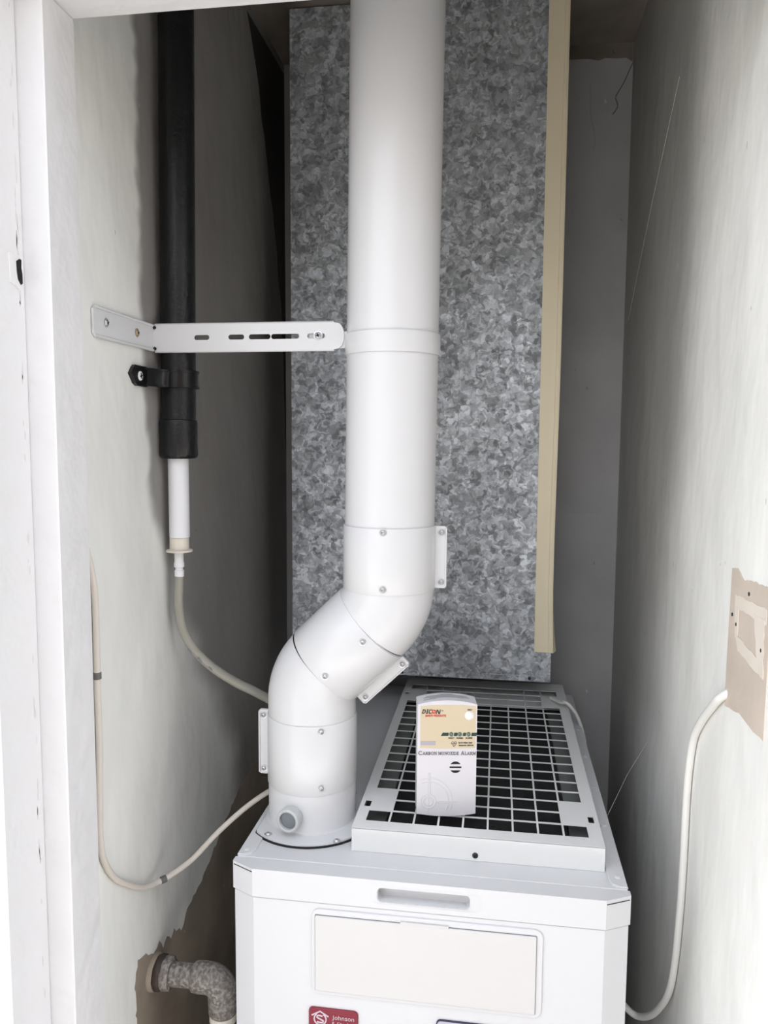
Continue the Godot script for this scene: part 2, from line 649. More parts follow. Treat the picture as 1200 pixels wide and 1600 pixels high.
func shell() -> void:
	struct("ground", bx(-6, 6, -0.2, -0.02, 0.25, 8.0), M.paving)
	struct("wall_added_bounce", bx(-7, 7, -0.02, 2.4, 3.6, 3.8), M.render)  # unseen wall, added to bounce sunlight into the cupboard
	struct("wall_added_blocker", bx(0.45, 3.0, -0.02, 3.0, 2.2, 3.4), M.blocker_brown)  # unseen dark block, added to cut light from the right front
	struct("floor", bx(XL - 0.1, XR + 0.1, -0.2, 0.0, ZB - 0.1, 0.25), M.concrete)
	struct("ceiling", bx(XL - 0.1, XR + 0.1, YC, YC + 0.12, ZB - 0.1, 0.084), M.ceil)
	var wb := struct("wall_back", bx(XL - 0.1, XR + 0.1, 0.0, YC, ZB - 0.1, ZB), M.wall_b)
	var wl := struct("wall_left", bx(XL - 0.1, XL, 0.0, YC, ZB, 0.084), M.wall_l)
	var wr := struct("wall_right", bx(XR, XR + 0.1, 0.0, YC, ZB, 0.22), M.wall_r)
	# outside wall round the opening
	var f := mb()
	box(f, Vector3(-3.5, 0, 0.084), Vector3(RX - 0.03, 2.7, 0.215))
	box(f, Vector3(XR + 0.1, 0, 0.084), Vector3(3.5, 2.7, 0.22))
	box(f, Vector3(RX - 0.03, 2.03, 0.084), Vector3(XR + 0.1, 2.7, 0.22))
	struct("wall_front", f, M.render)

	# door frame, left: stop and rebate as one planed section; strike hole with its raised rim
	var j := mb()
	box(j, Vector3(JX - 0.06, 0, 0.084), Vector3(JX, 1.977, 0.149), 0.0015)
	box(j, Vector3(RX - 0.03, 0, 0.149), Vector3(RX, 2.008, 0.222), 0.0015)
	var jamb := struct("trim_1", j, M.gloss)
	jamb.set_meta("label", "white gloss painted door jamb with a stepped stop")
	var sp := mb()
	var rim := PackedVector2Array()
	for q in [[0.153, 1.667], [0.1545, 1.695], [0.1625, 1.698], [0.178, 1.697], [0.176, 1.666], [0.161, 1.661]]:
		rim.append(Vector2(q[0], q[1]))
	prism(sp, rim, Vector3(RX + 0.0015, 0, 0), Vector3(0, 0, 1), Vector3(0, 1, 0), Vector3(-0.0015, 0, 0), 0.0006)
	obj("strike_rim", sp, M.gloss, jamb)
	var sh := mb()
	poly_x(sh, RX + 0.0016, [[0.1555, 1.668], [0.1555, 1.678], [0.1572, 1.684], [0.1565, 1.693], [0.160, 1.6935], [0.1655, 1.690], [0.1652, 1.68], [0.1635, 1.671], [0.159, 1.666]], 0.0004)
	obj("strike_hole", sh, M.hole, jamb).set_meta("label", "dark chipped latch hole")
	var sc := mb()
	var rng := RandomNumberGenerator.new()
	rng.seed = 5
	for k in 46:
		var y := 0.8 + rng.randf() * 1.2
		var z := 0.157 + rng.randf() * 0.004 + maxf(0.0, (1.5 - y)) * 0.003
		var l := 0.004 + rng.randf() * 0.02
		poly_x(sc, RX, [[z, y], [z + 0.0012, y + l * 0.3], [z + 0.0006, y + l], [z - 0.0008, y + l * 0.6]], 0.0003)
	var scm := obj("paint_scuffs", sc, M.scuff, jamb)
	scm.set_meta("kind", "stuff")
	var l2 := mb()
	box(l2, Vector3(JX - 0.06, 1.977, 0.084), Vector3(XR + 0.02, 2.03, 0.149), 0.0015)
	box(l2, Vector3(RX - 0.03, 2.008, 0.149), Vector3(XR + 0.02, 2.05, 0.222), 0.0015)
	struct("trim_2", l2, M.gloss).set_meta("label", "white gloss painted door head")

	# back wall: brown unpainted band under the ceiling, cracks
	var bb := mb()
	var pts := PackedVector2Array()
	for q in [[0.359, YC], [0.359, 2.325], [0.345, 2.334], [0.325, 2.3335], [0.30, 2.336], [0.287, 2.3315], [0.262, 2.3365], [0.215, 2.337], [0.205, YC]]:
		pts.append(Vector2(q[0], q[1]))
	prism(bb, pts, Vector3(0, 0, ZB + 0.0006), Vector3(1, 0, 0), Vector3(0, 1, 0), Vector3(0, 0, -0.0006))
	obj("unpainted_band", bb, M.ceil, wb)
	for c in [[[0.361, 2.326], [0.352, 2.306], [0.342, 2.283], [0.331, 2.264], [0.325, 2.252], [0.330, 2.236], [0.327, 2.226], [0.320, 2.217]], [[0.27, 2.285], [0.2715, 2.25], [0.273, 2.217], [0.281, 2.185], [0.284, 2.163], [0.281, 2.142]]]:
		var ck := mb()
		var l := []
		for q in c:
			l.append(Vector3(q[0], q[1], ZB + 0.0002))
		tube(ck, curve(l, 4), 0.0008 if c.size() > 6 else 0.0005, 6)
		obj("crack", ck, M.sooty if c.size() > 6 else M.bare, wb)

	# left wall: bare plaster round the pipe below the paint's ragged edge, and the unpainted dark strip behind
	var s1 := mb()
	poly_x(s1, XL, ragged([[-0.05, 0.735, 1], [-0.077, 0.727, 1], [-0.102, 0.709, 1], [-0.122, 0.717, 1], [-0.135, 0.695, 1], [-0.150, 0.705, 1], [-0.165, 0.690, 1], [-0.178, 0.70, 1], [-0.205, 0.678, 1], [-0.230, 0.700, 1], [-0.29, 0.71, 1], [-0.35, 0.735, 1], [-0.5, 0.79], [ZB + 0.002, 0.80], [ZB + 0.002, 0.3], [-0.04, 0.3, 1], [-0.046, 0.6, 1], [-0.038, 0.699, 1]], 0.003, 12, 0.009), 0.0006)
	obj("bare_plaster", s1, M.bare, wl)
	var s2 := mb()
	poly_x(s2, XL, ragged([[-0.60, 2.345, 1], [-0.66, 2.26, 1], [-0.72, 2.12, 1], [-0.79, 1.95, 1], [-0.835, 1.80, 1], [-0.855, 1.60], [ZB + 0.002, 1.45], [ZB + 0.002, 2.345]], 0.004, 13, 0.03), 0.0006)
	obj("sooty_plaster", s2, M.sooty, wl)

	# right wall: the unpainted patch left by an old socket plate
	var p1 := mb()
	poly_x(p1, XR - 0.0008, ragged([[0.010, 1.353], [0.03, 1.356, 1], [0.055, 1.346, 1], [0.075, 1.350, 1], [0.11, 1.352, 1], [0.142, 1.353], [0.140, 1.195, 1], [0.11, 1.193], [0.06, 1.196, 1], [0.006, 1.186], [0.006, 1.25]], 0.0012, 14, 0.008), 0.0008)
	obj("bare_patch", p1, M.patch, wr).set_meta("label", "beige unpainted rectangle where a fitting was removed")
	var p2 := mb()
	var lift := 0.0
	for q in [[[0.028, 1.326], [0.132, 1.330], [0.132, 1.314], [0.028, 1.311]], [[0.028, 1.312], [0.042, 1.312], [0.042, 1.280], [0.034, 1.276]], [[0.034, 1.281], [0.130, 1.272], [0.132, 1.257], [0.046, 1.264]], [[0.096, 1.318], [0.128, 1.318], [0.130, 1.262], [0.112, 1.262]]]:
		lift += 0.00012
		poly_x(p2, XR - 0.0011 - lift, ragged([[q[0][0], q[0][1], 1], [q[1][0], q[1][1], 1], [q[2][0], q[2][1], 1], [q[3][0], q[3][1], 1]], 0.0014, 15, 0.007), 0.0006)
	obj("filler_outline", p2, M.patch_pale, wr)
	for q in [[0.02, 1.30], [0.036, 1.292], [0.122, 1.285], [0.075, 1.335]]:
		var hs := mb()
		lathe(hs, Vector3(XR - 0.0012, q[1], q[0]), Vector3(-1, 0, 0), [Vector2(0.0022, -0.001), Vector2(0.0022, 0.0005), Vector2(0, 0.0005)], 8)
		obj("screw_hole", hs, M.grey_ink, wr)

# ------------------------------------------------------------------ boiler
func boiler() -> void:
	var t := thing("boiler", "white floor standing boiler cabinet with a low air grille on its top", "boiler", Vector3(0, 0, -0.39))
	var plan := func(x: float, cx: float, c: float, zf: float, zb: float) -> PackedVector2Array:
		return PackedVector2Array([Vector2(-x, zb), Vector2(-x, zf - c), Vector2(-cx, zf), Vector2(cx, zf), Vector2(x, zf - c), Vector2(x, zb)])
	var b := mb()
	prism(b, plan.call(0.2625, 0.231, 0.016, -0.0015, -0.80), Vector3(0, 0.8825, 0), Vector3(1, 0, 0), Vector3(0, 0, 1), Vector3(0, -0.8815, 0), 0.001)
	obj("case", b, M.case, t)
	# top front cap, with the handle's recess cut out
	var cap := CSGPolygon3D.new()
	cap.polygon = plan.call(0.2645, 0.232, 0.0165, 0.0, -0.027)
	cap.depth = 0.039
	cap.rotation = Vector3(PI / 2, 0, 0)
	cap.position = Vector3(0, 0.8838, 0)
	cap.material = M.case
	var cut := CSGPolygon3D.new()
	cut.operation = CSGShape3D.OPERATION_SUBTRACTION
	cut.polygon = rrect(0.121, 0.0185, 0.006)
	cut.depth = 0.02
	cut.material = M.case
	cap.add_child(cut)
	cut.name = "recess_cut"
	cut.transform = cap.transform.affine_inverse() * Transform3D(Basis.IDENTITY, Vector3(0, 0.9035, 0.006))
	put("front_cap", cap, t)
	var hf := mb()
	var ring := rrect(0.146, 0.0265, 0.008)
	var hole := rrect(0.123, 0.0195, 0.0065)
	for i in ring.size():
		var k := (i + 1) % ring.size()
		var a := Vector3(ring[i].x + 0.003, ring[i].y + 0.9035, 0.0)
		var a2 := Vector3(ring[k].x + 0.003, ring[k].y + 0.9035, 0.0)
		var c := Vector3(hole[i].x, hole[i].y + 0.9035, 0.0012)
		var c2 := Vector3(hole[k].x, hole[k].y + 0.9035, 0.0012)
		quad(hf, a, a2, c2, c, Vector3(0, 0.9035, -0.02))
		quad(hf, c, c2, c2 - Vector3(0, 0, 0.005), c - Vector3(0, 0, 0.005), Vector3(c.x * 2, c.y * 2 - 0.9035, 0))
	obj("handle_surround", hf, M.case, t)
	# dark slits where the cap's corners are folded
	for s in [-1.0, 1.0]:
		var g := mb()
		box(g, Vector3(-0.017, -0.0005, -0.0006), Vector3(0.017, 0.0005, 0.0004), 0.0, Transform3D(Basis(Vector3.UP, s * 0.47), Vector3(s * 0.2475, 0.9185 if s < 0 else 0.9175, -0.0078)))
		obj("corner_slit", g, M.slot, t)
	# top panel and folded side flanges
	obj("top_panel", bx(-0.262, 0.262, 0.90, 0.9235, -0.80, -0.0275, 0.0008), M.case, t)
	for s in [-1.0, 1.0]:
		var fl := mb()
		var w := 0.022
		var px := PackedVector2Array([Vector2(0.2625, -0.029), Vector2(0.2625 - w * 0.45, -0.029), Vector2(0.2625 - w * 0.85, -0.034), Vector2(0.2625 - w, -0.044), Vector2(0.2625 - w, -0.79), Vector2(0.2625, -0.79)])
		for i in px.size():
			px[i].x *= s
		prism(fl, px, Vector3(0, 0.926, 0), Vector3(1, 0, 0), Vector3(0, 0, 1), Vector3(0, -0.0026, 0), 0.0008)
		var flo := obj("side_flange", fl, M.case, t)
		for z in ([-0.052, -0.19, -0.32, -0.445, -0.578] if s > 0 else [-0.042]):
			var sc := mb()
			lathe(sc, Vector3(s * 0.253, 0.926, z), Vector3.UP, [Vector2(0.0042, 0), Vector2(0.0038, 0.0011), Vector2(0.0014, 0.0014), Vector2(0.0012, 0.0006), Vector2(0, 0.0006)], 14)
			obj("flange_screw", sc, M.enamel, flo, true).position = Vector3.ZERO
	# air grille: folded sheet box with a grid of square holes, filter below
	var x0 := -0.108
	var x1 := 0.238
	var z1 := -0.065
	var z0 := -0.762
	var gy := 0.958
	var xs := [x0, x0 + 0.0065, x0 + 0.0155]
	var zs := []
	# columns
	var cols := []
	var pitch := 0.03485
	for i in 9:
		cols.append([-0.0918 + i * pitch, -0.0918 + i * pitch + pitch - 0.0027])
		xs.append(cols[i][0])
		xs.append(cols[i][1])
	xs.append_array([0.2195, 0.2235, 0.2315, x1])
	var rows := []
	zs = [z0]
	for r in range(17, -1, -1):
		var zf := -0.0885 - r * 0.03475
		rows.append([zf - 0.0318, zf])
		zs.append(zf - 0.0318)
		zs.append(zf)
	zs.append_array([-0.131, -0.150, -0.644, -0.656, z1])
	xs.sort()
	zs.sort()
	var solid := func(i: int, j: int) -> bool:
		var x: float = (xs[i] + xs[i + 1]) / 2.0
		var z: float = (zs[j] + zs[j + 1]) / 2.0
		if (x > x0 + 0.0065 and x < x0 + 0.0155 or x > 0.2235 and x < 0.2315) and (z < -0.131 and z > -0.150 or z < -0.644 and z > -0.656):
			return false
		var ci := -1
		for k in 9:
			if x > cols[k][0] and x < cols[k][1]:
				ci = k
		if ci < 0:
			return true
		for r in 18:
			if z > rows[r][0] and z < rows[r][1]:
				var from_front := 17 - r
				return (ci == 0 or ci == 8) and from_front in [1, 2, 15, 16]
		return true
	var gm := mb()
	perforated(gm, xs, zs, solid, gy - 0.0012, gy)
	# folded skirts
	box(gm, Vector3(x0, 0.9236, z1 - 0.0012), Vector3(x1, gy - 0.0001, z1), 0.0005)
	box(gm, Vector3(x0, 0.9236, z0), Vector3(x1, gy - 0.0001, z0 + 0.0012), 0.0)
	box(gm, Vector3(x0, 0.9236, z0), Vector3(x0 + 0.0012, gy - 0.0001, z1 - 0.0012), 0.0)
	box(gm, Vector3(x1 - 0.0012, 0.9236, z0), Vector3(x1, gy - 0.0001, z1 - 0.0012), 0.0)
	var gr := obj("air_grille", gm, M.grille, t)
	gr.set_meta("label", "white punched metal grille box with a grid of square holes")
	obj("filter", bx(-0.068, 0.196, 0.9245, 0.939, -0.66, -0.075, 0.001), M.filter, gr, true).position = Vector3.ZERO
	obj("filter_rail", bx(-0.1065, -0.069, 0.9238, 0.936, -0.66, -0.07, 0.001), M.inside, gr, true).position = Vector3.ZERO
	obj("filter_rail", bx(0.197, 0.2365, 0.9238, 0.936, -0.66, -0.07, 0.001), M.inside, gr, true).position = Vector3.ZERO
	obj("blanking_plate", bx(-0.1065, 0.2365, 0.942, 0.9435, -0.76, -0.637, 0.0005), M.grille, gr, true).position = Vector3.ZERO
	var fs := mb()
	lathe(fs, Vector3(0.065, 0.932, z1), Vector3(0, 0, 1), [Vector2(0.0042, -0.001), Vector2(0.004, 0.0012), Vector2(0.0022, 0.002), Vector2(0.0018, 0.0006), Vector2(0, 0.0006)], 16)
	obj("screw", fs, M.grey_ink, gr, true).position = Vector3.ZERO
	# flap in its raised frame
	var fr := mb()
	prism(fr, rrect(0.305, 0.121, 0.011), Vector3(0.0025, 0.8145, 0.0008), Vector3(1, 0, 0), Vector3(0, 1, 0), Vector3(0, 0, -0.0028), 0.0008)
	obj("flap_frame", fr, M.case, t)
	var gp := mb()
	prism(gp, rrect(0.2925, 0.1085, 0.0022), Vector3(0.001, 0.8135, 0.0011), Vector3(1, 0, 0), Vector3(0, 1, 0), Vector3(0, 0, -0.002))
	obj("flap_gap", gp, M.grey_face, t)
	var fp := mb()
	prism(fp, rrect(0.291, 0.1065, 0.002), Vector3(0.001, 0.8135, 0.0032), Vector3(1, 0, 0), Vector3(0, 1, 0), Vector3(0, 0, -0.003), 0.0008)
	box(fp, Vector3(-0.030, 0.8655, 0.0004), Vector3(0.034, 0.8695, 0.0035), 0.0008)
	obj("flap", fp, M.flap, t)
	# maker's badge
	var bd := mb()
	prism(bd, rrect(0.068, 0.034, 0.006), Vector3(-0.120, 0.717, 0.0008), Vector3(1, 0, 0), Vector3(0, 1, 0), Vector3(0, 0, -0.0023), 0.0005)
	var bo := obj("badge", bd, M.burgundy, t)
	bo.set_meta("label", "burgundy badge with white logo and lettering")
	var holder := bo
	var lg := mb()
	var c0 := Vector3(-0.138, 0.7185, 0.001)
	var arcp := []
	for k in 26:
		var a := -2.6 + 5.2 * k / 25.0 + PI * 0.5 + PI
		arcp.append(c0 + Vector3(cos(a) * 0.0082, sin(a) * 0.0082, 0))
	tube(lg, arcp, 0.0011, 6)
	tube(lg, [c0 + Vector3(-0.0115, 0.0045, 0), c0 + Vector3(0, 0.0112, 0), c0 + Vector3(0.0115, 0.0045, 0)], 0.0011, 6)
	tube(lg, curve([c0 + Vector3(0.0035, 0.0045, 0), c0 + Vector3(-0.002, 0.005, 0), c0 + Vector3(-0.0045, 0.0025, 0), c0 + Vector3(0, 0, 0), c0 + Vector3(0.0045, -0.0025, 0), c0 + Vector3(0.002, -0.005, 0), c0 + Vector3(-0.0045, -0.0042, 0)], 4), 0.0011, 6)
	obj("logo", lg, M.badge_white, holder, true).position = Vector3.ZERO
	text("Johnson", font(), Vector3(-0.1063, 0.7225, 0.0012), 0.030, 0.0072, M.badge_white, holder)
	text("& Starley", font(), Vector3(-0.1063, 0.7132, 0.0012), 0.031, 0.0078, M.badge_white, holder)
	# rating label below
	var lb := mb()
	prism(lb, rrect(0.112, 0.05, 0.006), Vector3(0.075, 0.7115, 0.0006), Vector3(1, 0, 0), Vector3(0, 1, 0), Vector3(0, 0, -0.002))
	var lo := obj("label_plate", lb, M.navy, t)
	var li := mb()
	prism(li, rrect(0.109, 0.047, 0.0048), Vector3(0.075, 0.7115, 0.0009), Vector3(1, 0, 0), Vector3(0, 1, 0), Vector3(0, 0, -0.0008))
	obj("label_face", li, M.lilac, lo, true).position = Vector3.ZERO

# ------------------------------------------------------------------ flue
func band(t: Node3D, c: Vector3, axis: Vector3, half: float, ear_dir: Vector3, r: float, screws: Array) -> void:
	var b := mb()
	lathe(b, c, axis, [Vector2(r - 0.002, -half), Vector2(r - 0.0004, -half), Vector2(r, -half + 0.0006), Vector2(r, half - 0.0006), Vector2(r - 0.0004, half), Vector2(r - 0.002, half)], 64)
	var o := obj("locking_band", b, M.enamel, t)
	var e := mb()
	# two flat ears pressed together, plate facing the doorway
	var p := PackedVector2Array([Vector2(r - 0.004, -half + 0.001), Vector2(r + 0.0135, -half + 0.001), Vector2(r + 0.0165, -half + 0.004), Vector2(r + 0.0165, half - 0.004), Vector2(r + 0.0135, half - 0.001), Vector2(r - 0.004, half - 0.001)])
	var n := axis.cross(ear_dir)
	if n.z < 0:
		n = -n
	prism(e, p, c + n * 0.0025, ear_dir, axis, -n * 0.005, 0.0006)
	# folded rim of the ear
	tube(e, [c + ear_dir * (r + 0.0152) + axis * (half - 0.004) + n * 0.0028, c + ear_dir * (r + 0.0152) - axis * (half - 0.004) + n * 0.0028], 0.0014, 8)
	obj("band_ear", e, M.enamel, o, true).position = Vector3.ZERO
	for s in [-1.0, 1.0]:
		screw_sub(o, c + ear_dir * (r + 0.0085) + axis * (half - 0.010) * s + n * 0.0025, n)
	for q in screws:
		# on the curved face: axis offset and angle from the front towards ear side
		var d: Vector3 = Vector3(0, 0, 1).rotated(axis, q[1])
		screw_sub(o, c + axis * q[0] + d * r, d)

func screw_sub(parent: Node3D, at: Vector3, n: Vector3, m: Material = null, r := 0.0035) -> void:
	var st := mb()
	n = n.normalized()
	lathe(st, at, n, [Vector2(r * 1.55, -0.0006), Vector2(r * 1.55, 0.0006), Vector2(r * 1.1, 0.0008), Vector2(r, 0.0014), Vector2(r * 0.8, 0.0024), Vector2(r * 0.5, 0.0028), Vector2(r * 0.44, 0.0008), Vector2(0.0, 0.0006)], 16)
	obj("screw", st, m if m else M.zinc, parent, true).position = Vector3.ZERO

func flue() -> void:
	var cx := -0.186
	var cz := -0.155
	var ux := -0.0695
	var t := thing("flue_pipe", "thick white enamelled flue pipe with an offset bend rising off the boiler top", "flue pipe", Vector3(cx, 0.9235, cz))
	var out := PackedVector2Array()
	for k in 96:
		var a := TAU * k / 96
		var v := Vector2(cos(a) * 0.0955, sin(a) * 0.0955)
		v.x = clampf(v.x, -0.0685, 0.0735)
		out.append(v)
	var gk := mb()
	prism(gk, Geometry2D.offset_polygon(out, 0.0018)[0], Vector3(cx, 0.9262, cz), Vector3(1, 0, 0), Vector3(0, 0, 1), Vector3(0, -0.0027, 0))
	obj("gasket", gk, M.rubber, t)
	var fl := mb()
	prism(fl, out, Vector3(cx, 0.9288, cz), Vector3(1, 0, 0), Vector3(0, 0, 1), Vector3(0, -0.0026, 0), 0.0008)
	var flo := obj("base_flange", fl, M.enamel, t)
	for p in [Vector2(-0.234, -0.081), Vector2(-0.132, -0.078), Vector2(-0.234, -0.229), Vector2(-0.135, -0.229)]:
		screw_sub(flo, Vector3(p.x, 0.9288, p.y), Vector3.UP, null, 0.0036)
	var r := 0.0662
	var bs := mb()
	lathe(bs, Vector3(cx, 0, cz), Vector3.UP, [Vector2(r + 0.004, 0.9288), Vector2(r + 0.0012, 0.9298), Vector2(r, 0.933), Vector2(r, 1.09)], 64)
	obj("base_socket", bs, M.enamel, t)
	# sampling plug on the front of the socket
	var pd := Vector3(-0.16, 0.02, 1.0).normalized()
	var pc := Vector3(cx - 0.004, 0.953, cz) + pd * (r - 0.004)
	var pl := mb()
	lathe(pl, pc, pd, [Vector2(0.0162, 0.0), Vector2(0.0162, 0.006), Vector2(0.0172, 0.0065), Vector2(0.0176, 0.018), Vector2(0.0168, 0.021), Vector2(0.0150, 0.0218), Vector2(0.0128, 0.021), Vector2(0.0124, 0.015), Vector2(0.0, 0.015)], 36)
	var po := obj("sampling_plug", pl, M.grey_plug, t)
	var pf := mb()
	lathe(pf, pc + pd * 0.0152, pd, [Vector2(0.0118, 0.0), Vector2(0.0116, 0.0018), Vector2(0.008, 0.0024), Vector2(0.0, 0.0026)], 30)
	obj("plug_centre", pf, M.grey_face, po, true).position = Vector3.ZERO

	# lower elbow, middle length, upper elbow
	var A := Vector3(0.7071, 0.7071, 0)
	var le := [Vector3(cx, 1.085, cz), Vector3(cx, 1.112, cz)]
	var r1 := 0.0735
	for k in range(1, 13):
		var a := PI / 4 * k / 12
		le.append(Vector3(cx + r1 * (1 - cos(a)), 1.112 + r1 * sin(a), cz))
	var le_end: Vector3 = le[-1]
	var s1 := mb()
	tube(s1, le, r, 64, false)
	obj("lower_elbow", s1, M.enamel, t)
	var r2 := 0.084
	var ue := []
	var top_y := 1.291
	for k in range(0, 13):
		var a := PI / 4 * (12 - k) / 12
		ue.append(Vector3(ux - r2 * (1 - cos(a)), top_y - r2 * sin(a), cz))
	ue.append(Vector3(ux, top_y + 0.03, cz))
	var ue_start: Vector3 = ue[0]
	var s2 := mb()
	tube(s2, ue, r, 64, false)
	obj("upper_elbow", s2, M.enamel, t)
	var s3 := mb()
	tube(s3, [le_end - A * 0.001, ue_start + A * 0.001], r - 0.0006, 64, false)
	obj("middle_length", s3, M.enamel, t)
	var dirn := (ue_start - le_end).normalized()
	var up := mb()
	var lean := Vector3(0.0065, 0.72, 0).normalized()
	tube(up, [Vector3(ux, 1.30, cz), Vector3(ux, 1.375, cz), Vector3(ux, 1.375, cz) + lean * 0.975], r - 0.0008, 64, false)
	obj("upper_pipe", up, M.enamel, t)
	band(t, Vector3(cx, 1.0375, cz), Vector3.UP, 0.052, Vector3(-1, 0, 0), r + 0.0014, [[0.044, 0.43], [-0.040, 0.43]])
	band(t, (le_end + ue_start) / 2.0, dirn, (ue_start - le_end).length() / 2.0 - 0.0005, Vector3(dirn.y, -dirn.x, 0), r + 0.0014, [[0.037, 0.12], [-0.038, 0.12]])
	band(t, Vector3(ux, 1.331, cz), Vector3.UP, 0.0465, Vector3(1, 0, 0), r + 0.0014, [[0.042, 0.0], [-0.038, 0.0]])

# ------------------------------------------------------------------ bracket that steadies the flue
func bracket() -> void:
	var t := thing("wall_bracket", "white slotted steel bracket holding the upright flue to the left wall", "bracket", Vector3(-0.4225, 1.629, -0.142))
	var y0 := 1.6285
	var y1 := 1.6665
	var z := -0.142
	var yc := (y0 + y1) / 2.0
	var arm := CSGPolygon3D.new()
	var p := PackedVector2Array([Vector2(-0.4215, y0)])
	p.append(Vector2(-0.150, y0))
	for k in 9:
		var a := -PI / 2 + PI * k / 8.0
		p.append(Vector2(-0.150 + 0.015 * pow(cos(a), 0.7) if absf(cos(a)) > 0.01 else -0.150, yc + (y1 - y0) / 2 * sin(a)))
	p.append(Vector2(-0.4215, y1))
	arm.polygon = p
	arm.depth = 0.002
	arm.material = M.enamel
	var slots := [[-0.359, -0.336], [-0.307, -0.283], [-0.276, -0.2435], [-0.2425, -0.201], [-0.189, -0.163]]
	for s in slots:
		var c := CSGPolygon3D.new()
		c.operation = CSGShape3D.OPERATION_SUBTRACTION
		c.material = M.enamel
		c.depth = 0.01
		var w: float = s[1] - s[0]
		c.polygon = rrect(w, 0.0072, 0.0034)
		arm.add_child(c)
		c.name = "slot_cut"
		c.position = Vector3((s[0] + s[1]) / 2, yc, 0.004)
	put("arm", arm, t)
	arm.position.z += z
	# the arm's folded edges
	for y in [y0 + 0.0006, y1 - 0.0006]:
		var e := mb()
		tube(e, [Vector3(-0.4205, y, z - 0.003), Vector3(-0.150, y, z - 0.003)], 0.0034 * 0.9, 10)
		obj("folded_edge", e, M.enamel, t)
	# wall plate
	var lg := mb()
	var q := PackedVector2Array()
	for v in [[z - 0.002, y0], [0.026, y0], [0.031, y0 + 0.004], [0.031, y1 - 0.004], [0.026, y1], [z - 0.002, y1]]:
		q.append(Vector2(v[0], v[1]))
	prism(lg, q, Vector3(-0.4215, 0, 0), Vector3(0, 0, 1), Vector3(0, 1, 0), Vector3(-0.0025, 0, 0), 0.0008)
	tube(lg, [Vector3(-0.4215, y0 + 0.001, z + 0.004), Vector3(-0.4215, y0 + 0.001, 0.026)], 0.0022, 8)
	tube(lg, [Vector3(-0.4215, y1 - 0.001, z + 0.004), Vector3(-0.4215, y1 - 0.001, 0.026)], 0.0022, 8)
	obj("wall_plate", lg, M.enamel, t)
	for y in [y0 + 0.0035, y1 - 0.004]:
		var nk := mb()
		lathe(nk, Vector3(-0.4200, y, z + 0.0012), Vector3(0.6, 0, 0.8), [Vector2(0.0026, -0.001), Vector2(0.0026, 0.0008), Vector2(0, 0.0008)], 10)
		obj("fold_notch", nk, M.slot, t)
	screw(t, Vector3(-0.4215, 1.649, -0.002), Vector3(1, 0, 0), 0.0042)
	screw(t, Vector3(-0.4215, 1.648, -0.088), Vector3(1, 0, 0), 0.0042, M.brass)
	screw(t, Vector3(-0.173, yc + 0.0006, z), Vector3(0, 0, 1), 0.0046)
	# strap round the flue with its ear behind the arm's end
	var sp := mb()
	var sx := -0.0670
	lathe(sp, Vector3(sx, 1.6335, -0.155), Vector3.UP, [Vector2(0.0655, -0.0145), Vector2(0.0678, -0.0142), Vector2(0.0682, 0.0), Vector2(0.0678, 0.0142), Vector2(0.0655, 0.0145)], 64)
	obj("strap", sp, M.enamel, t)
	var er := mb()
	ribbon(er, [Vector2(-0.195, -0.1475), Vector2(-0.150, -0.1475), Vector2(-0.132, -0.144), Vector2(-0.124, -0.137), Vector2(-0.118, -0.124), Vector2(-0.106, -0.1035)], 0.0022, 1.6300, 1.6535)
	obj("strap_ear", er, M.enamel, t)
	screw(t, Vector3(-0.1275, 1.6425, -0.1375), Vector3(-0.55, 0, 0.83), 0.0042)

